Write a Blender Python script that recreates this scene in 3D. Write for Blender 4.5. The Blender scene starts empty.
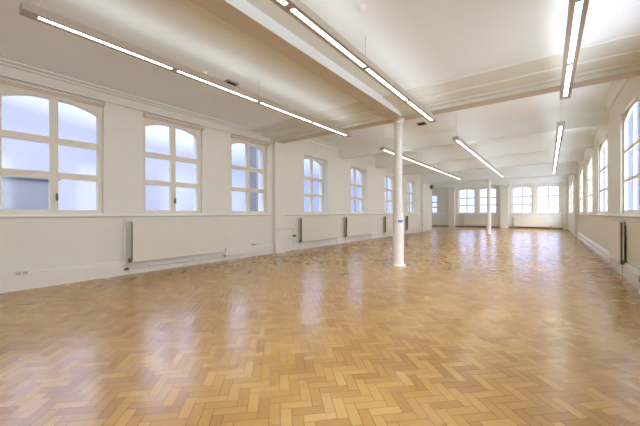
import bpy, math, random
from mathutils import Vector
random.seed(4)
H = 1.3                       # eye height in metres; every length below is given in eye heights
sc = bpy.context.scene
COL = sc.collection

# ------------------------------------------------------------------ materials
def mat(name):
    m = bpy.data.materials.new(name); m.use_nodes = True
    return m, m.node_tree.nodes, m.node_tree.links, m.node_tree.nodes['Principled BSDF']

def paint(name, col, rough=0.6, var=0.03, scale=3.0, metal=0.0, spec=0.4):
    m, N, L, b = mat(name)
    tc = N.new('ShaderNodeTexCoord'); nz = N.new('ShaderNodeTexNoise')
    nz.inputs['Scale'].default_value = scale; nz.inputs['Detail'].default_value = 4
    L.new(tc.outputs['Object'], nz.inputs['Vector'])
    rp = N.new('ShaderNodeMapRange'); rp.inputs['To Min'].default_value = 1 - var; rp.inputs['To Max'].default_value = 1 + var
    L.new(nz.outputs['Fac'], rp.inputs['Value'])
    mx = N.new('ShaderNodeVectorMath'); mx.operation = 'SCALE'; mx.inputs[0].default_value = col
    L.new(rp.outputs[0], mx.inputs['Scale']); L.new(mx.outputs[0], b.inputs['Base Color'])
    b.inputs['Roughness'].default_value = rough; b.inputs['Metallic'].default_value = metal
    b.inputs['Specular IOR Level'].default_value = spec
    return m

def emit(name, col, strength):
    m, N, L, b = mat(name)
    b.inputs['Base Color'].default_value = (0.8, 0.8, 0.8, 1)
    b.inputs['Emission Color'].default_value = (*col, 1); b.inputs['Emission Strength'].default_value = strength
    return m

LAMP = 7.5
M = {
    'wall': paint('cream wall paint', (0.805, 0.808, 0.732), 0.55, 0.02),
    'ceiling': paint('white ceiling paint', (0.86, 0.915, 0.915), 0.8, 0.02),
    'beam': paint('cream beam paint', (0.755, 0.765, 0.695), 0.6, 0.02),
    'soffit': paint('tan beam soffit paint', (0.62, 0.56, 0.45), 0.6, 0.02),  # tan stands in for the shade under the beams
    'trim': paint('gloss cream trim', (0.82, 0.80, 0.74), 0.35, 0.015),
    'frame': paint('cream window timber', (0.79, 0.75, 0.64), 0.4, 0.02),
    'radiator': paint('cream radiator enamel', (0.80, 0.765, 0.66), 0.4, 0.015),
    'fins': paint('dusty radiator convector', (0.16, 0.15, 0.13), 0.7, 0.1),  # dark colour stands in for shade in the radiator gap
    'pipe': paint('painted pipe', (0.82, 0.80, 0.75), 0.35, 0.02),
    'column': paint('white column paint', (0.83, 0.815, 0.765), 0.4, 0.02),
    'valve': paint('dark valve', (0.10, 0.09, 0.08), 0.4, 0.1),
    'housing': paint('painted light housing', (0.45, 0.40, 0.33), 0.4, 0.02),
    'wire': paint('steel wire', (0.5, 0.5, 0.5), 0.3, 0.02, metal=1),
    'vent': paint('dark vent metal', (0.12, 0.115, 0.10), 0.6, 0.08),
    'ventframe': paint('vent frame', (0.30, 0.29, 0.26), 0.5, 0.05),
    'white': paint('white plastic', (0.82, 0.82, 0.80), 0.35, 0.01),
    'grey': paint('grey plastic', (0.25, 0.25, 0.25), 0.45, 0.05),
    'socket': paint('grey socket plate', (0.45, 0.44, 0.41), 0.35, 0.03),
    'blue': paint('blue plate', (0.10, 0.16, 0.52), 0.4, 0.03),
    'brass': paint('dark bronze handle', (0.16, 0.14, 0.12), 0.35, 0.05, metal=0.6),
    'blind': paint('blind fabric', (0.74, 0.70, 0.61), 0.8, 0.02),
    'brown': paint('brown skirting', (0.30, 0.22, 0.15), 0.5, 0.06),
    'lamp': emit('lamp diffuser', (0.88, 0.95, 1.0), LAMP),
    'uplamp': emit('upper lamp diffuser', (0.88, 0.95, 1.0), LAMP * 0.24),
    'build': paint('blue grey render', (0.06, 0.062, 0.07), 0.9, 0.12, 0.4),
    'brick': paint('grey outside brick', (0.21, 0.24, 0.32), 0.9, 0.08, 2),
    'buildglass': paint('dark far window', (0.02, 0.03, 0.05), 0.3, 0.1),
}

def pane_material():
    m, N, L, b = mat('frosted window glass'); N.remove(b)
    out = N['Material Output']
    tr = N.new('ShaderNodeBsdfTransparent'); tr.inputs[0].default_value = (0.93, 0.95, 1.0, 1)
    tl = N.new('ShaderNodeBsdfTranslucent'); tl.inputs[0].default_value = (0.88, 0.90, 0.97, 1)
    gl = N.new('ShaderNodeBsdfGlossy'); gl.inputs['Roughness'].default_value = 0.1
    m1 = N.new('ShaderNodeMixShader'); m1.inputs[0].default_value = 0.012
    L.new(tr.outputs[0], m1.inputs[1]); L.new(tl.outputs[0], m1.inputs[2])
    lw = N.new('ShaderNodeLayerWeight'); lw.inputs['Blend'].default_value = 0.5
    pw = N.new('ShaderNodeMath'); pw.operation = 'POWER'; pw.inputs[1].default_value = 5.0; L.new(lw.outputs['Facing'], pw.inputs[0])
    fr = N.new('ShaderNodeMapRange'); fr.inputs['To Min'].default_value = 0.03; fr.inputs['To Max'].default_value = 0.3; L.new(pw.outputs[0], fr.inputs['Value'])
    m2 = N.new('ShaderNodeMixShader')
    L.new(fr.outputs[0], m2.inputs[0]); L.new(m1.outputs[0], m2.inputs[1]); L.new(gl.outputs[0], m2.inputs[2])
    L.new(m2.outputs[0], out.inputs['Surface'])
    return m
M['pane'] = pane_material()

def parquet_material():
    m, N, L, b = mat('herringbone oak parquet')
    def math_(op, a, c=None, d=None):
        n = N.new('ShaderNodeMath'); n.operation = op
        for i, v in enumerate((a, c, d)):
            if v is None: continue
            if isinstance(v, (int, float)): n.inputs[i].default_value = v
            else: L.new(v, n.inputs[i])
        return n.outputs[0]
    def mixf(f, a, c):
        n = N.new('ShaderNodeMix'); n.data_type = 'FLOAT'
        for i, v in ((0, f), (2, a), (3, c)):
            if isinstance(v, (int, float)): n.inputs[i].default_value = v
            else: L.new(v, n.inputs[i])
        return n.outputs[0]
    W = 0.072; n = 3
    tc = N.new('ShaderNodeTexCoord'); mp = N.new('ShaderNodeMapping')
    mp.inputs['Rotation'].default_value = (0, 0, math.radians(45)); mp.inputs['Scale'].default_value = (1 / W, 1 / W, 1)
    mp.inputs['Location'].default_value = (500.3, 500.7, 0)
    L.new(tc.outputs['Object'], mp.inputs['Vector'])
    sp = N.new('ShaderNodeSeparateXYZ'); L.new(mp.outputs[0], sp.inputs[0])
    x, y = sp.outputs[0], sp.outputs[1]
    i, j = math_('FLOOR', x), math_('FLOOR', y)
    fx, fy = math_('SUBTRACT', x, i), math_('SUBTRACT', y, j)
    d = math_('FLOORED_MODULO', math_('SUBTRACT', i, j), 2 * n)
    d = math_('ROUND', d)
    vert = math_('GREATER_THAN', d, n - 0.5)
    back = math_('SUBTRACT', 2 * n - 1, d)
    idx = mixf(vert, math_('SUBTRACT', i, d), i)
    idy = mixf(vert, j, math_('SUBTRACT', j, back))
    along = mixf(vert, math_('ADD', fx, d), math_('ADD', fy, back))     # 0..n along the block
    across = mixf(vert, fy, fx)                                          # 0..1 across it
    edge = math_('MINIMUM', math_('MINIMUM', across, math_('SUBTRACT', 1, across)),
                 math_('MINIMUM', along, math_('SUBTRACT', n, along)))
    cid = N.new('ShaderNodeCombineXYZ'); L.new(idx, cid.inputs[0]); L.new(idy, cid.inputs[1]); L.new(vert, cid.inputs[2])
    wn = N.new('ShaderNodeTexWhiteNoise'); L.new(cid.outputs[0], wn.inputs['Vector'])
    rs = N.new('ShaderNodeSeparateColor'); L.new(wn.outputs['Color'], rs.inputs[0])
    # grain
    gv = N.new('ShaderNodeCombineXYZ')
    L.new(math_('ADD', math_('MULTIPLY', along, 0.5), math_('MULTIPLY', rs.outputs[0], 50)), gv.inputs[0])
    L.new(math_('ADD', math_('MULTIPLY', across, 5.0), math_('MULTIPLY', rs.outputs[1], 50)), gv.inputs[1])
    gn = N.new('ShaderNodeTexNoise'); gn.inputs['Scale'].default_value = 1.3; gn.inputs['Detail'].default_value = 5
    L.new(gv.outputs[0], gn.inputs['Vector'])
    big = N.new('ShaderNodeTexNoise'); big.inputs['Scale'].default_value = 0.55; big.inputs['Detail'].default_value = 4
    L.new(tc.outputs['Object'], big.inputs['Vector'])
    t = math_('ADD', math_('MULTIPLY', rs.outputs[0], 0.58), math_('MULTIPLY', gn.outputs['Fac'], 0.40))
    t = math_('ADD', t, math_('MULTIPLY', math_('SUBTRACT', big.outputs['Fac'], 0.5), 1.1))
    cr = N.new('ShaderNodeValToRGB'); e = cr.color_ramp.elements
    e[0].position = 0.0; e[0].color = (0.290, 0.140, 0.030, 1)
    e[1].position = 1.0; e[1].color = (0.560, 0.350, 0.105, 1)
    k = e.new(0.35); k.color = (0.400, 0.210, 0.049, 1)
    k = e.new(0.65); k.color = (0.480, 0.272, 0.070, 1)
    L.new(t, cr.inputs[0])
    gap = N.new('ShaderNodeMapRange'); gap.inputs['From Min'].default_value = 0.0; gap.inputs['From Max'].default_value = 0.055
    gap.inputs['To Min'].default_value = 0.34; L.new(edge, gap.inputs['Value'])
    sc_ = N.new('ShaderNodeVectorMath'); sc_.operation = 'SCALE'
    L.new(cr.outputs[0], sc_.inputs[0]); L.new(gap.outputs[0], sc_.inputs['Scale']); L.new(sc_.outputs[0], b.inputs['Base Color'])
    rr = math_('ADD', 0.15, math_('MULTIPLY', rs.outputs[2], 0.08))
    rr = math_('ADD', rr, math_('MULTIPLY', big.outputs['Fac'], 0.10))
    L.new(rr, b.inputs['Roughness'])
    b.inputs['IOR'].default_value = 1.8
    # every block lies at its own very slight tilt, as old parquet does
    geo = N.new('ShaderNodeNewGeometry')
    tl = N.new('ShaderNodeVectorMath'); tl.operation = 'SUBTRACT'; L.new(wn.outputs['Color'], tl.inputs[0]); tl.inputs[1].default_value = (0.5, 0.5, 0.5)
    ts = N.new('ShaderNodeVectorMath'); ts.operation = 'MULTIPLY'; L.new(tl.outputs[0], ts.inputs[0]); ts.inputs[1].default_value = (0.0, 0.0, 0)
    ad = N.new('ShaderNodeVectorMath'); L.new(geo.outputs['Normal'], ad.inputs[0]); L.new(ts.outputs[0], ad.inputs[1])
    nm = N.new('ShaderNodeVectorMath'); nm.operation = 'NORMALIZE'; L.new(ad.outputs[0], nm.inputs[0])
    L.new(nm.outputs[0], b.inputs['Normal'])
    return m
M['floor'] = parquet_material()

# ------------------------------------------------------------------ mesh builder
class MB:
    """Collects shapes, in eye heights, and links them as ONE mesh object."""
    def __init__(s, fn=None): s.v = []; s.f = []; s.fn = fn
    def add(s, vs, fs):
        o = len(s.v)
        s.v += [s.fn(*p) if s.fn else tuple(p) for p in vs]
        s.f += [[o + i for i in f] for f in fs]
    def box(s, x0, x1, y0, y1, z0, z1):
        s.add([(x0,y0,z0),(x1,y0,z0),(x1,y1,z0),(x0,y1,z0),(x0,y0,z1),(x1,y0,z1),(x1,y1,z1),(x0,y1,z1)],
              [(3,2,1,0),(4,5,6,7),(0,1,5,4),(1,2,6,5),(2,3,7,6),(3,0,4,7)]); return s
    def cbox(s, x0, x1, y0, y1, z0, z1, c):
        """box with its front-and-side edges chamfered, along z"""
        pts = [(x0+c,y0),(x1-c,y0),(x1,y0+c),(x1,y1-c),(x1-c,y1),(x0+c,y1),(x0,y1-c),(x0,y0+c)]
        return s.prism(pts, z0, z1)
    def prism(s, pts, z0, z1):
        n = len(pts)
        s.add([(x,y,z0) for x,y in pts] + [(x,y,z1) for x,y in pts],
              [tuple(range(n-1,-1,-1)), tuple(range(n,2*n))] + [(i,(i+1)%n,n+(i+1)%n,n+i) for i in range(n)]); return s
    def extr(s, prof, a, b, mapper):
        """profile of (p,q) swept from a to b; mapper(p,q,t) gives the point"""
        n = len(prof)
        s.add([mapper(p,q,a) for p,q in prof] + [mapper(p,q,b) for p,q in prof],
              [tuple(range(n-1,-1,-1)), tuple(range(n,2*n))] + [(i,(i+1)%n,n+(i+1)%n,n+i) for i in range(n)]); return s
    def lathe(s, prof, cx, cy, seg=32):
        n = len(prof); vs = []; fs = []
        for k in range(seg):
            a = 2*math.pi*k/seg
            vs += [(cx + r*math.cos(a), cy + r*math.sin(a), z) for r, z in prof]
        for k in range(seg):
            k2 = (k+1) % seg
            fs += [(k*n+i, k2*n+i, k2*n+i+1, k*n+i+1) for i in range(n-1)]
        fs += [tuple(k*n for k in range(seg-1,-1,-1)), tuple(k*n+n-1 for k in range(seg))]
        s.add(vs, fs); return s
    def tube(s, pts, r, seg=10):
        pts = [Vector(p) for p in pts]; n = len(pts); vs = []; fs = []
        for i, p in enumerate(pts):
            d = (pts[min(i+1,n-1)] - pts[max(i-1,0)]).normalized()
            up = Vector((0,0,1)) if abs(d.z) < 0.9 else Vector((1,0,0))
            a = d.cross(up).normalized(); c = a.cross(d).normalized()
            vs += [tuple(p + a*r*math.cos(2*math.pi*k/seg) + c*r*math.sin(2*math.pi*k/seg)) for k in range(seg)]
        for i in range(n-1):
            fs += [(i*seg+k, i*seg+(k+1)%seg, (i+1)*seg+(k+1)%seg, (i+1)*seg+k) for k in range(seg)]
        fs += [tuple(range(seg-1,-1,-1)), tuple(range((n-1)*seg, n*seg))]
        s.add(vs, fs); return s
    def build(s, name, material, parent=None, smooth=False, bevel=0):
        vs = [Vector(p)*H for p in s.v]
        lo = Vector([min(v[k] for v in vs) for k in range(3)]); hi = Vector([max(v[k] for v in vs) for k in range(3)])
        org = Vector(((lo.x+hi.x)/2, (lo.y+hi.y)/2, lo.z))
        me = bpy.data.meshes.new(name); me.from_pydata([v - org for v in vs], [], s.f); me.update()
        import bmesh
        bm = bmesh.new(); bm.from_mesh(me); bmesh.ops.recalc_face_normals(bm, faces=bm.faces)
        if smooth:
            for f in bm.faces: f.smooth = len(f.verts) == 4
            for e in bm.edges:
                if len(e.link_faces) == 2 and e.calc_face_angle(0) > 0.7: e.smooth = False
        bm.to_mesh(me); bm.free()
        me.materials.append(material)
        o = bpy.data.objects.new(name, me); COL.objects.link(o)
        if parent is not None:
            o.parent = parent; o.location = org - wloc(parent)
        else: o.location = org
        if bevel:
            md = o.modifiers.new('bevel', 'BEVEL'); md.width = bevel*H; md.segments = 2; md.limit_method = 'ANGLE'
        return o
def wloc(o):
    l = Vector(o.location)
    while o.parent is not None: o = o.parent; l += Vector(o.location)
    return l
def tag(o, label=None, cat=None, group=None, kind=None):
    for k, v in (('label', label), ('category', cat), ('group', group), ('kind', kind)):
        if v: o[k] = v
    return o
def thing(name, loc, label, cat, group=None, kind=None):
    o = bpy.data.objects.new(name, None); COL.objects.link(o); o.location = Vector(loc)*H; o.empty_display_size = 0.1
    return tag(o, label, cat, group, kind)
def copy_tree(o, parent=None):
    c = o.copy(); COL.objects.link(c)
    if parent is not None: c.parent = parent
    for ch in list(o.children): copy_tree(ch, c)
    return c

# ------------------------------------------------------------------ the room shell
XL, XR, Y0, YF = -5.48, 0.975, -6.4, 23.7
XE, YJ = -8.0, 18.3           # the far end is wider on the left beyond YJ
ZC, ZS = 3.15, 2.774          # ceiling, beam soffits
SB = 0.975                    # underside of the window openings
ZT = 2.64                     # top of the window openings
LW = [(-4.5,-3.4),(-2.8,-1.7),(-1.15,0.0),(0.60,1.75),(2.32,3.42),(4.10,5.16),(6.56,7.70),(9.10,10.28),(11.85,13.05),(14.40,15.62)]  # windows behind the camera are added for extra daylight
RW = [(-5.4,-4.0),(-2.6,-1.2),(0.3,1.7),(3.1,4.5),(5.82,7.12),(8.50,9.98),(11.25,12.70),(14.05,15.5),(17.1,18.6),(19.4,20.9),(21.6,23.0)]  # unseen near windows and extra far-end ones added for daylight
FW = [(-5.20,-4.12),(-3.86,-2.78),(-1.91,-0.79),(-0.56,0.60)]
FX = (-7.6,-6.70)
TH = 0.32
THR = 0.075                  # the right wall is thin

def wall(name, mapper, us, z0, z1, holes, label, th=TH):
    """slab with window holes: mapper(u, depth, z); depth 0 = room face"""
    cu = sorted(set([us[0], us[1]] + [h[k] for h in holes for k in (0,1)]))
    cz = sorted(set([z0, z1] + [h[k] for h in holes for k in (2,3)]))
    mb = MB(mapper)
    idx = {}
    def hole(i, j):
        if i < 0 or j < 0 or i >= len(cu)-1 or j >= len(cz)-1: return True
        cx, c2 = (cu[i]+cu[i+1])/2, (cz[j]+cz[j+1])/2
        return any(h[0] < cx < h[1] and h[2] < c2 < h[3] for h in holes)
    vs = []; fs = []
    def V(i, j, d):
        if (i,j,d) not in idx: idx[i,j,d] = len(vs); vs.append((cu[i], th*d, cz[j]))
        return idx[i,j,d]
    for i in range(len(cu)-1):
        for j in range(len(cz)-1):
            if hole(i,j): continue
            for d in (0,1): fs.append((V(i,j,d),V(i+1,j,d),V(i+1,j+1,d),V(i,j+1,d)))
            for di,dj,(a,b) in ((-1,0,((0,0),(0,1))),(1,0,((1,0),(1,1))),(0,-1,((0,0),(1,0))),(0,1,((0,1),(1,1)))):
                if hole(i+di,j+dj):
                    fs.append((V(i+a[0],j+a[1],0),V(i+b[0],j+b[1],0),V(i+b[0],j+b[1],1),V(i+a[0],j+a[1],1)))
    mb.add(vs, fs)
    o = mb.build(name, M['wall']); return tag(o, label, 'wall', None, 'structure')

mL = lambda u, d, z: (XL - d, u, z)
mR = lambda u, d, z: (XR + d, u, z)
mF = lambda u, d, z: (u, YF + d, z)
wall('wall_left', mL, (Y0, YJ), 0, ZC, [(a,b,SB,ZT) for a,b in LW], 'long cream wall with tall windows and radiators below')
wall('wall_right', mR, (Y0, YF+TH), 0, ZC, [(a,b,SB,ZT) for a,b in RW], 'cream wall with windows close beside the camera', THR)
wall('wall_far', mF, (XE-TH, XR), 0, ZC, [(a,b,SB,ZT+0.08) for a,b in FW] + [(FX[0],FX[1],SB,2.34)], 'cream end wall with paired windows at the far end')
tag(MB().box(XL-TH, XR+THR, Y0-TH, Y0, 0, ZC).build('wall_back', M['wall']), 'plain cream wall behind the camera', 'wall', None, 'structure')
tag(MB().box(XE, XL-TH, YJ-TH, YJ, 0, ZC).build('wall_jog', M['wall']), 'cream return wall where the far end widens', 'wall', None, 'structure')
mA = lambda u, d, z: (XE - d, u, z)
AW = [(18.9,20.3),(21.2,22.6)]  # unseen side windows added to brighten the far end
wall('wall_annex', mA, (YJ-TH, YF), 0, ZC, [(a,b,SB,ZT) for a,b in AW], 'cream side wall of the wider far end')
L6 = [(XL-TH,Y0-TH),(XR+THR,Y0-TH),(XR+THR,YF+TH),(XE-TH,YF+TH),(XE-TH,YJ-TH),(XL-TH,YJ-TH)]
tag(MB().prism(L6, -0.12, 0).build('floor', M['floor']), 'polished honey oak herringbone parquet floor', 'floor', None, 'structure')
tag(MB().prism(L6, ZC, ZC+0.12).build('ceiling', M['ceiling']), 'flat white painted ceiling', 'ceiling', None, 'structure')

tag(MB().box(XE-TH, XL-TH, YJ-TH-0.04, YJ-TH, -1, ZC+0.12).build('wall_outside', M['brick']), 'grey brick outer face of the wider far end', 'wall', None, 'structure')
ZN = 2.90                      # the ceiling is lower over the near part of the room
tag(MB().box(XL, XR, Y0, 5.38, ZN, ZC).build('ceiling_near', M['ceiling']), 'flat white ceiling over the near part of the room', 'ceiling', None, 'structure')
# beams
def beam(x0, x1, y0, y1, z0, label, m='beam', z1=ZC, tan=False):
    o = tag(MB().box(x0,x1,y0,y1,z0,z1).build('ceiling_beam', M[m], bevel=0.008), label, 'beam', None, 'structure')
    if tan: tag(MB().box(x0+0.002,x1-0.002,y0+0.002,y1-0.002,z0-0.006,z0).build('soffit', M['soffit'], o), 'tan painted soffit')  # thin added slab, underside shade put into its colour
    return o
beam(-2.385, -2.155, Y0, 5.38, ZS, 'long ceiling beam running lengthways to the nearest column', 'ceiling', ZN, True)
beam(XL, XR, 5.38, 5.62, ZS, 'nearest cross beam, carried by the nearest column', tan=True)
for y, n in ((8.42,'second'),(10.98,'third'),(13.66,'fourth')):
    prof = []                                        # soffit with plaster coves running up to the ceiling
    for k in range(8):
        a = k/7*math.pi/2; prof.append((-0.34*(1-math.sin(a)) , ZC-(ZC-ZS-0.03)*(1-math.cos(a))))
    prof = prof + [(0.24-p, q) for p, q in reversed(prof)]
    tag(MB().extr(prof, XL, XR, lambda p,q,t: (t, y+p, q)).build('ceiling_beam', M['ceiling'], smooth=True), n + ' cross beam of the ceiling beyond the nearest column', 'beam', None, 'structure')
beam(XL, XR, 16.3, 16.7, 2.60, 'deep cross beam over the farther column', 'ceiling')
beam(XE, XR, 23.35, 23.7, 2.88, 'shallow beam along the top of the far end wall', 'ceiling')

# cornices: stepped cove on the walls and the nearest cross beam
def cove(w, d):
    pts = [(0, ZC), (0, ZC-d), (0.03, ZC-d), (0.03, ZC-d+0.035)]
    for k in range(0, 7):
        a = k/6*math.pi/2
        pts.append((0.03 + (w-0.07)*(1-math.cos(a)), ZC-d+0.035 + (d-0.07)*math.sin(a)))
    pts += [(w-0.04, ZC-0.03), (w, ZC-0.03), (w, ZC)]
    return pts
TN = [0]
def trim(mb, m, label, name=None, cat='trim', **k):
    TN[0] += 1
    return tag(mb.build(name or 'trim_%d' % TN[0], m, **k), label, cat, None, 'structure')
def steps(ws, d):
    pts = [(0, ZN), (0, ZN-d*len(ws))]
    for k, w_ in enumerate(ws):
        z = ZN-d*(len(ws)-k); pts += [(w_-0.02, z), (w_-0.008, z+0.004), (w_, z+0.012), (w_, z+d)]
    return pts
P = steps((0.05, 0.13), 0.022)
trim(MB().extr(P, Y0, 5.38, lambda p,q,t: (XL+p, t, q)), M['ceiling'], 'small stepped cornice above the nearest left windows', cat='cornice')
trim(MB().extr(P, Y0, 5.38, lambda p,q,t: (XR-p, t, q)), M['ceiling'], 'small stepped cornice over the near part of the right wall', cat='cornice')
P2 = steps((0.10, 0.42, 0.82), 0.024)
for x0, x1, n in ((XL, -2.385, 'left'), (-2.155, XR, 'right')):
    trim(MB().extr(P2, x0, x1, lambda p,q,t: (t, 5.38-p, q)), M['beam'], 'wide stepped plaster band along the nearest cross beam, %s of the long beam' % n, cat='cornice')
P3 = cove(0.12, 0.12)
for s, x, n in ((1, XL, 'left'), (-1, XR, 'right')):
    trim(MB().extr(P3, 5.62, 16.3, lambda p,q,t: (x+s*p, t, q)), M['ceiling'], 'narrow cornice along the %s wall beyond the nearest column' % n, cat='cornice')

# pilasters
def pil(x0,x1,y0,y1,z1,label):
    mb = MB().box(x0,x1,y0,y1,0,z1)
    return tag(mb.build('wall_pier', M['wall'], bevel=0.006), label, 'pier', None, 'structure')
pil(XL, XL+0.10, 5.34, 5.68, ZS, 'pier on the left wall under the nearest cross beam')
pil(XR-0.03, XR, 5.36, 5.66, ZS, 'pier on the right wall under the nearest cross beam')
pil(XL, XL+0.12, 16.3, 16.7, 2.60, 'pier on the left wall under the deep cross beam')
pil(XR-0.10, XR, 16.3, 16.7, 2.60, 'pier on the right wall under the deep cross beam')
def capital(x0,x1,y0,y1,z0,z1,label):
    n = 5; mb = MB()
    for k in range(n):
        t = k/(n-1); g = 0.02 + 0.14*t*t
        mb.box(x0-g, min(x1+g, XR), y0-g, y1, z0+(z1-z0)*k/n, z0+(z1-z0)*(k+1)/n)
    trim(mb, M['beam'], label, cat='capital')
for x0,x1,n in ((-5.85,-5.42,'left'),(-2.55,-2.10,'middle'),(0.74,XR,'right')):
    pil(x0,x1,23.48,YF,2.62,'%s pier on the far end wall' % n)
    capital(x0,x1,23.48,YF,2.62,2.88,'flared bracket capital on the %s pier of the far wall' % n)

# skirtings, dado rail
SK = [(0,0),(0.03,0),(0.03,0.19),(0.022,0.20),(0.022,0.215),(0.010,0.232),(0,0.232)]
DR = [(0,0.930),(0.018,0.934),(0.03,0.944),(0.045,0.948),(0.045,0.966),(0.035,0.972),(0,0.972)]
mxL = lambda p,q,t: (XL+p, t, q)
mxR = lambda p,q,t: (XR-p, t, q)
mxF = lambda p,q,t: (t, YF-p, q)
for a,b,n in ((Y0,5.34,'near'),(5.68,16.3,'beyond the first pier')):
    trim(MB().extr(SK,a,b,mxL), M['trim'], 'tall white skirting of the left wall, %s' % n, 'baseboard_left' if n=='near' else 'baseboard_left_rear', 'skirting')
    trim(MB().extr(DR,a,b,mxL), M['trim'], 'sill rail under the left windows, %s' % n, cat='dado rail')
trim(MB().extr(SK,Y0,16.3,mxR), M['trim'], 'tall white skirting of the right wall', 'baseboard_right', 'skirting')
trim(MB().extr(DR,Y0,YF,mxR), M['trim'], 'sill rail under the right windows', cat='dado rail')
trim(MB().extr([(p+.1,q) for p,q in SK],5.34,5.68,mxL), M['trim'], 'skirting wrapped round the left pier', 'baseboard_pier', 'skirting')
trim(MB().box(XE,XR,YF-0.05,YF,0.0,0.09), M['brown'], 'brown skirting of the far end wall', 'baseboard_far', 'skirting')  # low brown strip along the foot of the far wall
trim(MB().extr(DR,XE,XR,mxF), M['trim'], 'sill rail under the far windows', cat='dado rail')

# ------------------------------------------------------------------ windows
WN = [0]
def window(mapper, u0, u1, z0, z1, label, reveal=0.08, rise=0.11, handle=True, cols=2, rows=3, bar=0.045, depth=0.07):
    """timber window: frame with arched head, mullion, transoms, panes, ledge, handle; mapper(u, depth, z)"""
    WN[0] += 1
    c = mapper((u0+u1)/2, reveal, z0)
    root = thing('window_%d' % WN[0], c, label, 'window', None, 'structure')
    fw = 0.062; d0, d1 = reveal, reveal+depth; dp = d0+depth*0.55 if depth > 0.05 else d1-0.006
    g0, g1, gz0 = u0+fw, u1-fw, z0+0.07
    ztop = z1 - 0.035                                   # crown of the arch
    f = MB(mapper)
    f.box(u0,g0,d0,d1,z0,z1); f.box(g1,u1,d0,d1,z0,z1); f.box(g0,g1,d0,d1,z0,gz0)
    n = 14; w = g1-g0                                    # head with a segmental arch cut in it
    arc = [(g0+w*k/n, ztop - rise*(2*k/n-1)**2) for k in range(n+1)]
    for k in range(n):
        (a,za),(b,zb) = arc[k], arc[k+1]
        f.add([(a,d0,za),(b,d0,zb),(b,d0,z1),(a,d0,z1),(a,d1,za),(b,d1,zb),(b,d1,z1),(a,d1,z1)],
              [(0,1,2,3),(7,6,5,4),(0,4,5,1),(3,2,6,7)])
    f.build('frame', M['frame'], root)
    for k in range(1, cols):
        um = g0 + w*k/cols
        MB(mapper).box(um-bar,um+bar,d0+0.004,d1-0.004,gz0,ztop+0.01).build('mullion', M['frame'], root)
    zr = [gz0 + (z1-0.14-gz0)*k/rows for k in range(1, rows)]
    for z in zr:
        for k in range(cols):
            a = g0 if k == 0 else g0+w*k/cols+bar
            b = g1 if k == cols-1 else g0+w*(k+1)/cols-bar
            MB(mapper).box(a,b,d0+0.006,d1-0.006,z-bar,z+bar).build('transom', M['frame'], root)
    MB(mapper).box(g0-0.01,g1+0.01,dp,dp+0.004,gz0-0.01,ztop+0.02).build('panes', M['pane'], root)
    MB(mapper).box(u0,u1,0.0,d0,z0,z0+0.02).build('ledge', M['trim'], root)
    if handle:
        um = (g0+g1)/2
        hd = MB(mapper).box(um+0.016,um+0.04,d0-0.012,d0+0.006,gz0+0.13,gz0+0.23)
        hd.box(um+0.018,um+0.038,d0-0.03,d0-0.012,gz0+0.20,gz0+0.22)
        hd.box(um+0.018,um+0.038,d0-0.035,d0-0.022,gz0+0.135,gz0+0.22)
        hd.build('handle', M['brass'], root)
    return root
ordL = ['left wall window farthest behind the camera','left wall window behind the camera','left wall window just outside the edge of the photo','nearest left window, cut by the edge of the photo, dark lower panes','second window of the left wall, behind the longest radiator',
        'third window of the left wall, right half looking onto a dark blue building','fourth left window, first beyond the pier',
        'fifth window of the left wall, left of the nearest column','sixth window of the left wall, just left of the column','seventh and last window of the left wall, right of the column']
for k,(a,b) in enumerate(LW):
    window(mL, a, b, SB, ZT, ordL[k], reveal=0.06 if k < 6 else 0.16, handle=k < 5)
ordR = ['right wall window farthest behind the camera','right wall window behind the camera','right wall window beside the camera','right wall window just outside the edge of the photo','nearest window on the right wall, above the end-on radiator','second window on the right wall, a thin bright strip','third window on the right wall, seen at a glancing angle',
        'fourth window on the right wall, seen at a glancing angle','right wall window just past the deep cross beam','last window but one on the right wall','last window on the right wall, near the far end']
for k,(a,b) in enumerate(RW): window(mR, a, b, SB, ZT, ordR[k], reveal=0.040, handle=False, bar=0.025, depth=0.03)
ordF = ['far wall window, leftmost of the four','far wall window, second from the left','far wall window, third from the left','far wall window, rightmost of the four']
for k,(a,b) in enumerate(FW): window(mF, a, b, SB, ZT+0.08, ordF[k], reveal=0.12, rise=0.06, handle=False, bar=0.035)
window(mF, FX[0], FX[1], SB, 2.34, 'low narrow window glimpsed past the end of the left wall', reveal=0.12, rise=0.02, handle=False)

for k,(a,b) in enumerate(AW): window(mA, a, b, SB, ZT, ('first','second')[k] + ' window in the side wall of the wider far end', handle=False)
# roller blinds rolled up over the first three windows
bl = [('rolled-up blind over the nearest left window','0'),('rolled-up blind over the second left window','1'),('rolled-up blind over the third left window','2')]
for k in range(3):
    a,b = LW[k+3]
    t = thing('roller_blind', (XL+0.045,(a+b)/2,2.632), bl[k][0], 'blind', 'rolled-up window blinds')
    MB().tube([(XL+0.045,a+0.02,2.668),(XL+0.045,b-0.02,2.668)],0.028,14).build('blind_roll', M['blind'], t, smooth=True)
    MB().box(XL+0.002,XL+0.082,a-0.005,b+0.005,2.698,2.704).build('head_rail', M['trim'], t)
    for y in (a+0.003,b-0.017): MB().box(XL,XL+0.08,y,y+0.014,2.632,2.698).build('bracket', M['blind'], t)
# conduit
t = thing('conduit_pipe', (XL+0.014,2,2.712), 'thin white conduit running along the top of the left windows', 'pipe')
MB().tube([(XL+0.03,Y0,2.722),(XL+0.03,5.33,2.722)],0.011).build('tube', M['pipe'], t, smooth=True)
for y in (0.3,2.05,3.7,5.25): MB().box(XL+0.002,XL+0.044,y,y+0.02,2.708,2.736).build('clip', M['pipe'], t)

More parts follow.
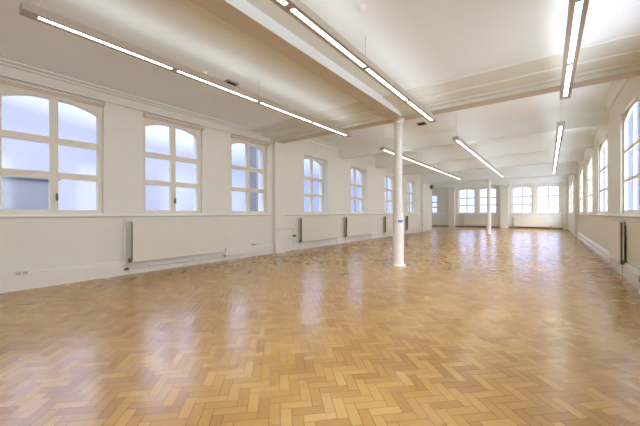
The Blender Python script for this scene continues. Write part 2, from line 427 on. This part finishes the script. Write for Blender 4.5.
# ------------------------------------------------------------------ radiators
def radiator(mapper, u0, u1, label, cat='radiator', z0=0.205, z1=0.868, gap=0.055, thick=0.10, group='panel radiators under the windows'):
    """double panel radiator; mapper(u, distance from wall, z)"""
    c = mapper((u0+u1)/2, gap+0.05, 0.15)
    r = thing('radiator', c, label, cat, group)
    d0, d1 = gap, gap+thick; dm = (d0+d1)/2
    p = MB(mapper)
    p.box(u0,u1,d1-0.016,d1-0.004,z0,z1); p.box(u0+0.02,u1-0.02,d1-0.004,d1,z0+0.02,z1-0.02)
    p.box(u0,u1,d1-0.004,d1+0.003,z1-0.012,z1); p.box(u0,u1,d1-0.004,d1+0.003,z0,z0+0.012)
    p.build('front_panel', M['radiator'], r, bevel=0.003)
    MB(mapper).box(u0,u1,d0,d0+0.016,z0,z1).build('back_panel', M['radiator'], r, bevel=0.003)
    f = MB(mapper); n = int((u1-u0)/0.05)
    for k in range(n):
        u = u0+0.012+(u1-u0-0.03)*k/(n-1); f.box(u,u+0.006,d0+0.016,d1-0.016,z0+0.03,z1-0.02)
    f.build('convector_fins', M['fins'], r)
    g = MB(mapper); g.box(u0,u1,d0+0.018,d0+0.026,z1-0.01,z1); g.box(u0,u1,d1-0.026,d1-0.018,z1-0.01,z1)
    n = int((u1-u0)/0.04)
    for k in range(n+1):
        u = u0+(u1-u0-0.008)*k/n; g.box(u,u+0.008,d0+0.026,d1-0.026,z1-0.01,z1)
    g.build('top_grille', M['radiator'], r)
    for u in (u0+0.15,u1-0.17):
        for z in (z0+0.04, z1-0.1): MB(mapper).box(u,u+0.02,0.002,d0,z,z+0.03).build('support_bracket', M['fins'], r)
    for u,s in ((u0,-1),(u1,1)):
        v = MB(mapper).tube([(u,dm,z0+0.02),(u+s*0.03,dm,z0+0.02)],0.014)
        v.tube([(u+s*0.03,dm,z0-0.005),(u+s*0.03,dm,z0+0.07)],0.017)
        v.build('valve', M['valve'], r, smooth=True)
        MB(mapper).tube([(u+s*0.03,dm,0.0),(u+s*0.03,dm,z0)],0.010).build('tail_pipe', M['pipe'], r, smooth=True)
    return r
wl = lambda u,d,z: (XL+d,u,z)
wr = lambda u,d,z: (XR-d,u,z)
wf = lambda u,d,z: (u,YF-d,z)
radiator(wl, 2.10, 3.84, 'longest cream radiator, under the second left window')
radiator(wl, 6.30, 8.05, 'cream radiator under the left window just beyond the pier')
radiator(wl, 8.62, 10.35, 'cream radiator under the left window left of the column')
radiator(wl, 11.65, 13.3, 'cream radiator on the left wall directly behind the nearest column')
radiator(wl, 14.1, 15.8, 'cream radiator under the last window of the left wall')
radiator(wr, 6.60, 7.60, 'cream radiator seen end-on beneath the nearest right window', gap=0.03, thick=0.056)
radiator(wf, -4.85, -3.25, 'cream radiator on far wall under the left pair of windows', z0=0.13, z1=0.80)
radiator(wf, -1.80, 0.15, 'cream radiator on far wall under the right pair of windows', z0=0.13, z1=0.80)

# heating pipes on the left wall
t = thing('heating_pipe', (XL+0.06,4,0.09), 'long white heating pipe along the skirting by the longest radiator', 'pipe')
MB().tube([(XL+0.05,2.02,0.905),(XL+0.05,2.02,0.105),(XL+0.055,2.06,0.10),(XL+0.055,5.25,0.10),(XL+0.055,5.27,0.08),(XL+0.055,5.27,0.0)],0.013,12).build('pipe_run', M['pipe'], t, smooth=True)
for y in (2.04,3.9): MB().tube([(XL+0.055,y-0.02,0.10),(XL+0.055,y+0.03,0.10)],0.022,12).build('valve', M['valve'], t, smooth=True)
for y in (2.4,3.2,4.4,5.0): MB().box(XL+0.03,XL+0.07,y,y+0.02,0.08,0.12).build('clip', M['pipe'], t)
t = thing('heating_pipe', (XL+0.13,5.9,0.5), 'short horizontal pipe with dark valve on the left pier', 'pipe')
MB().tube([(XL+0.125,5.36,0.60),(XL+0.125,5.85,0.60),(XL+0.125,5.98,0.60),(XL+0.125,6.0,0.58),(XL+0.125,6.0,0.10)],0.014,12).build('pipe_run', M['pipe'], t, smooth=True)
MB().tube([(XL+0.125,5.97,0.40),(XL+0.125,6.05,0.40)],0.026,12).build('valve', M['valve'], t, smooth=True)
t = thing('heating_pipe', (XR-0.06,9,0.09), 'white heating pipe along the right skirting', 'pipe')
MB().tube([(XR-0.05,7.75,0.0),(XR-0.05,7.75,0.08),(XR-0.05,7.77,0.10),(XR-0.05,14.0,0.10),(XR-0.05,14.02,0.08),(XR-0.05,14.02,0.0)],0.014,12).build('pipe_run', M['pipe'], t, smooth=True)

# wall sockets
def socket(y, z, label, w=0.13):
    t = thing('wall_socket', (XL+0.03,y,z), label, 'socket', 'sockets on the left wall')
    MB().box(XL+0.012,XL+0.052,y-w/2,y+w/2,z,z+0.065).build('back_box', M['white'], t, bevel=0.004)
    f = MB()
    for s in (-1,1): f.box(XL+0.052,XL+0.056,y+s*w*0.24-0.022,y+s*w*0.24+0.022,z+0.012,z+0.053)
    f.build('socket_face', M['socket'], t)
    for s in (-1,1): MB().box(XL+0.056,XL+0.06,y+s*w*0.24-0.006,y+s*w*0.24+0.006,z+0.036,z+0.048).build('switch', M['white'], t)
socket(0.83, 0.195, 'double socket on the skirting under the nearest window')
socket(4.72, 0.236, 'small socket on the skirting between radiator and pier')

# white ribbed pipe cover standing on the floor by the right skirting
t = thing('pipe_cover', (XR-0.08,5.4,0), 'white ribbed cover low against the right skirting', 'pipe cover')
MB().box(XR-0.075,XR-0.031,4.4,5.34,0.0,0.16).build('cover_box', M['white'], t, bevel=0.006)
rb = MB()
for k in range(6): rb.box(XR-0.085,XR-0.075,4.42,5.32,0.012+k*0.025,0.024+k*0.025)
rb.build('ribs', M['white'], t)

# ------------------------------------------------------------------ columns
def column(x, y, top, label, r=0.078):
    c = thing('column', (x,y,0), label, 'column', None, 'thing')
    MB().lathe([(r,1.0),(r*0.97,1.5),(r*0.95,top-0.10)], x, y).build('shaft', M['column'], c, smooth=True)
    MB().lathe([(0.102,0.035),(0.102,0.985),(0.095,1.0)], x, y).build('casing', M['column'], c, smooth=True)
    MB().lathe([(0.138,0),(0.138,0.02),(0.125,0.035)], x, y).build('base_plate', M['column'], c, smooth=True)
    MB().lathe([(r*0.95,top-0.10),(r*1.15,top-0.085),(r*1.15,top-0.06),(r*1.0,top-0.055),(r*1.3,top-0.02),(r*1.45,top-0.012),(r*1.45,top)], x, y).build('capital', M['beam'], c, smooth=True)
    return c
CX = -2.27
column(CX, 5.50, ZS-0.006, 'nearest white round column with a thicker lower casing')
column(CX, 16.5, 2.60, 'farther white column, in front of the far windows')
# the blue plate on the nearest column, bent round the casing
t = thing('sign', (CX+0.06,5.40,0.825), 'small blue plate with a pale end fixed round the nearest column', 'sign')
for nm,m,a0,a1 in (('plate','blue',-70,-20),('pale_end','white',-125,-70)):
    pr = [(CX+rr*math.cos(math.radians(a0+(a1-a0)*k/8)), 5.5+rr*math.sin(math.radians(a0+(a1-a0)*k/8))) for rr,ks in ((0.1025,range(9)),(0.110,range(8,-1,-1))) for k in ks]
    MB().prism(pr, 0.825, 0.868).build(nm, M[m], t)

# ------------------------------------------------------------------ linear lights
def light_run(x, ys, n, label, z=2.585, unit=1.205):
    t = thing('ceiling_light', (x,ys+n*unit/2,z-0.06), label, 'light', 'linear suspended lights')
    w, hh = 0.057, 0.033
    for k in range(n):
        a, b = ys+k*unit, ys+(k+1)*unit
        hs = MB(); ia = 0.10 if k == 0 else 0.03; ib = 0.10 if k == n-1 else 0.03
        hs.box(x-w,x-w+0.008,a,b,z-hh,z+hh); hs.box(x+w-0.008,x+w,a,b,z-hh,z+hh)
        hs.box(x-w+0.008,x+w-0.008,a,a+ia,z-hh,z+hh); hs.box(x-w+0.008,x+w-0.008,b-ib,b,z-hh,z+hh)
        hs.box(x-w+0.008,x-0.021,a+ia,b-ib,z-hh+0.004,z-hh+0.01); hs.box(x+0.021,x+w-0.008,a+ia,b-ib,z-hh+0.004,z-hh+0.01)
        hs.box(x-w+0.008,x+w-0.008,a+ia,b-ib,z-0.004,z+0.004)
        hs.build('housing', M['housing'], t)
        MB().box(x-0.021,x+0.021,a+ia,b-ib,z-hh+0.007,z-hh+0.016).build('diffuser', M['lamp'], t)
        MB().box(x-w+0.012,x+w-0.012,a+ia+0.01,b-ib-0.01,z+hh-0.012,z+hh-0.004).build('upper_diffuser', M['uplamp'], t)
    for y in [ys+0.12, ys+n*unit-0.12] + [ys+k*unit for k in range(2,n-1,2)]:
        MB().tube([(x,y,z+hh-0.004),(x,y,ZN if y < 5.4 else ZC)],0.0022,6).build('suspension_wire', M['wire'], t, smooth=True)
XS = (-3.25, -1.565, 0.185)
lb = ['suspended strip light nearest the left windows','suspended strip light right of the long ceiling beam','suspended strip light close to the right wall, nearest the camera']
lb3 = ['strip light close under the ceiling near the far wall, left row','strip light close under the ceiling near the far wall, middle row','strip light close under the ceiling near the far wall, right row']
lb4 = ['suspended strip light behind the camera, left row','suspended strip light behind the camera, middle row','suspended strip light behind the camera, right row']
lb2 = ['strip light beyond the cross beam on the window side, partly behind the column','strip light beyond the cross beam, middle one of three','strip light beyond the cross beam on the right-hand side']
for k in range(3):
    light_run(XS[k], 0.49, 4, lb[k])
    light_run(XS[k], 6.85, 7, lb2[k])
    light_run(XS[k], -5.95, 4, lb4[k])  # unseen runs added behind the camera to even out the light
    light_run(XS[k], 17.0, 3, lb3[k], z=ZC-0.035)  # unseen runs added behind the beam to brighten the far end

# ceiling vents, detectors
def vent(x, y, label, a=0.20, ZC=ZC):
    t = thing('ceiling_vent', (x,y,ZC-0.02), label, 'vent', 'square ceiling vents')
    f = MB(); z0 = ZC-0.02; e = 0.018
    f.box(x-a/2,x+a/2,y-a/2,y-a/2+e,z0,ZC); f.box(x-a/2,x+a/2,y+a/2-e,y+a/2,z0,ZC)
    f.box(x-a/2,x-a/2+e,y-a/2+e,y+a/2-e,z0,ZC); f.box(x+a/2-e,x+a/2,y-a/2+e,y+a/2-e,z0,ZC)
    f.build('vent_frame', M['ventframe'], t)
    s = MB()
    for k in range(7):
        yy = y-a/2+e+(a-2*e)*(k+0.5)/7
        s.add([(x-a/2+e,yy-0.010,z0+0.002),(x+a/2-e,yy-0.010,z0+0.002),(x+a/2-e,yy+0.006,z0+0.016),(x-a/2+e,yy+0.006,z0+0.016),
               (x-a/2+e,yy-0.010,z0+0.004),(x+a/2-e,yy-0.010,z0+0.004),(x+a/2-e,yy+0.006,z0+0.018),(x-a/2+e,yy+0.006,z0+0.018)],
              [(0,1,2,3),(4,5,6,7),(0,1,5,4),(1,2,6,5),(2,3,7,6),(3,0,4,7)])
    s.box(x-a/2+e,x+a/2-e,y-a/2+e,y+a/2-e,z0+0.0185,ZC)
    s.build('slats', M['vent'], t)
vent(-3.72, 2.765, 'dark square vent in the ceiling left of the long beam', 0.18, ZN)
vent(-2.42, 7.30, 'dark square vent in the ceiling just beyond the nearest column')
for x,y,l in ((-1.374,2.478,'small round white detector on the ceiling near the middle strip light'),(-3.70,2.35,'small round white detector on the ceiling beside the dark vent')):
    t = thing('smoke_detector', (x,y,ZN-0.03), l, 'smoke detector', 'ceiling detectors')
    MB().lathe([(0.02,ZN-0.035),(0.034,ZN-0.028),(0.036,ZN-0.012)],x,y,20).build('sensor_head', M['white'], t, smooth=True)
    MB().lathe([(0.04,ZN-0.012),(0.042,ZN)],x,y,20).build('mounting_base', M['white'], t, smooth=True)
# small dark box high on the end of the left wall
t = thing('wall_speaker', (XL+0.1,17.9,2.42), 'small dark box mounted high at the end of the left wall', 'speaker')
MB().box(XL+0.05,XL+0.20,17.8,18.0,2.38,2.62).build('casing', M['grey'], t, bevel=0.01)
MB().box(XL,XL+0.05,17.87,17.93,2.46,2.52).build('support_bracket', M['grey'], t)
MB().box(XL+0.065,XL+0.185,17.792,17.80,2.40,2.60).build('grille', M['vent'], t)

# ------------------------------------------------------------------ what shows through the left windows
def building(x0, x1, y0, y1, z1, label):
    b = thing('outside_building', ((x0+x1)/2,(y0+y1)/2,-6), label, 'building')
    MB().box(x0,x1,y0,y1,-6,z1).build('facade', M['build'], b)
    MB().box(x0-0.1,x1+0.1,y0-0.1,y1+0.1,z1,z1+0.12).build('parapet', M['build'], b)
    k = 0
    y = y0+0.5
    while y < y1-0.8:
        z = z1-1.4
        while z > -1:
            MB().box(x1-0.02,x1+0.03,y,y+0.6,z,z+0.9).build('window', M['buildglass'], b); z -= 1.8
        y += 1.3
building(-13, -9.6, 0.0, 2.05, 1.8, 'low blue-grey building outside the nearest left window')
building(-9.4, -9.0, 7.9, 10.0, 4.6, 'tall dark blue building outside the third left window')

# ------------------------------------------------------------------ sky
w = bpy.data.worlds.new('sky'); sc.world = w; w.use_nodes = True
N, L = w.node_tree.nodes, w.node_tree.links
bg = N['Background']
tc = N.new('ShaderNodeTexCoord'); nz = N.new('ShaderNodeTexNoise'); nz.inputs['Scale'].default_value = 2.2; nz.inputs['Detail'].default_value = 5
L.new(tc.outputs['Generated'], nz.inputs['Vector'])
cr = N.new('ShaderNodeValToRGB'); e = cr.color_ramp.elements
e[0].position = 0.35; e[0].color = (0.42, 0.47, 0.66, 1); e[1].position = 0.62; e[1].color = (0.61, 0.64, 0.80, 1)
L.new(nz.outputs['Fac'], cr.inputs[0])
sx = N.new('ShaderNodeSeparateXYZ'); L.new(tc.outputs['Generated'], sx.inputs[0])
mr = N.new('ShaderNodeMapRange'); mr.inputs['From Min'].default_value = 0.93; mr.inputs['From Max'].default_value = 0.985
mr.inputs['To Min'].default_value = 1.0; mr.inputs['To Max'].default_value = 2.8
L.new(sx.outputs[1], mr.inputs['Value'])
# the sky is far brighter on the sun's side, to the right of the room
dt = N.new('ShaderNodeVectorMath'); dt.operation = 'DOT_PRODUCT'; L.new(tc.outputs['Generated'], dt.inputs[0])
dt.inputs[1].default_value = Vector((0.93, -0.35, -0.14)).normalized()
def wm(op, a, c):
    n = N.new('ShaderNodeMath'); n.operation = op
    for i, v in enumerate((a, c)):
        if isinstance(v, (int, float)): n.inputs[i].default_value = v
        else: L.new(v, n.inputs[i])
    return n.outputs[0]
SUNSIDE = 8.0
lobe = wm('MULTIPLY', wm('POWER', wm('MAXIMUM', dt.outputs['Value'], 0.0), 2.0), SUNSIDE)
glow = N.new('ShaderNodeVectorMath'); glow.operation = 'SCALE'; glow.inputs[0].default_value = (0.95, 0.97, 1.0); L.new(lobe, glow.inputs['Scale'])
base = N.new('ShaderNodeVectorMath'); base.operation = 'SCALE'
bl_ = N.new('ShaderNodeMapRange'); bl_.inputs['From Min'].default_value = 0.5; bl_.inputs['From Max'].default_value = 0.78; L.new(sx.outputs[1], bl_.inputs['Value'])
tint = N.new('ShaderNodeMix'); tint.data_type = 'RGBA'; tint.blend_type = 'MULTIPLY'
L.new(bl_.outputs[0], tint.inputs[0]); L.new(cr.outputs[0], tint.inputs[6]); tint.inputs[7].default_value = (0.82, 0.90, 1.06, 1)
L.new(tint.outputs[2], base.inputs[0]); 
sm = N.new('ShaderNodeVectorMath'); L.new(base.outputs[0], sm.inputs[0]); L.new(glow.outputs[0], sm.inputs[1])
# an overcast sky brightens towards the zenith
lf = N.new('ShaderNodeMapRange'); lf.inputs['From Min'].default_value = 0.07; lf.inputs['From Max'].default_value = 0.03; L.new(sx.outputs[0], lf.inputs['Value'])
L.new(wm('ADD', 1.0, wm('MULTIPLY', wm('SUBTRACT', mr.outputs[0], 1.0), lf.outputs[0])), base.inputs['Scale'])
el = wm('ADD', sx.outputs[2], wm('MULTIPLY', wm('MULTIPLY', wm('MAXIMUM', sx.outputs[1], 0.0), lf.outputs[0]), 0.18))
ez = N.new('ShaderNodeMapRange'); ez.inputs['From Min'].default_value = 0.26; ez.inputs['From Max'].default_value = 0.48
ez.inputs['To Min'].default_value = 1.0; ez.inputs['To Max'].default_value = 4.8; L.new(el, ez.inputs['Value'])
zz = N.new('ShaderNodeVectorMath'); zz.operation = 'SCALE'; L.new(sm.outputs[0], zz.inputs[0]); L.new(ez.outputs[0], zz.inputs['Scale'])
L.new(zz.outputs[0], bg.inputs['Color']); bg.inputs['Strength'].default_value = 1.0

# ------------------------------------------------------------------ camera
cd = bpy.data.cameras.new('camera'); cam = bpy.data.objects.new('camera', cd); COL.objects.link(cam)
cd.sensor_fit = 'HORIZONTAL'; cd.sensor_width = 36; cd.lens = 36*304/640
cam.location = (0, 0, H); cam.rotation_euler = (math.pi/2, 0, math.atan2(228, 304))
cd.clip_start = 0.02; cd.clip_end = 200
sc.camera = cam
sc.view_settings.view_transform = 'Standard'; sc.view_settings.look = 'None'
sc.view_settings.exposure = 0.40; sc.view_settings.gamma = 1.0; sc.view_settings.use_curve_mapping = False
sc.cycles.max_bounces = 10; sc.cycles.diffuse_bounces = 7; sc.cycles.glossy_bounces = 4; sc.cycles.transparent_max_bounces = 16
sc.cycles.caustics_reflective = False; sc.cycles.caustics_refractive = False
sc.cycles.use_denoising = True; sc.cycles.sample_clamp_indirect = 3; sc.cycles.sample_clamp_direct = 6
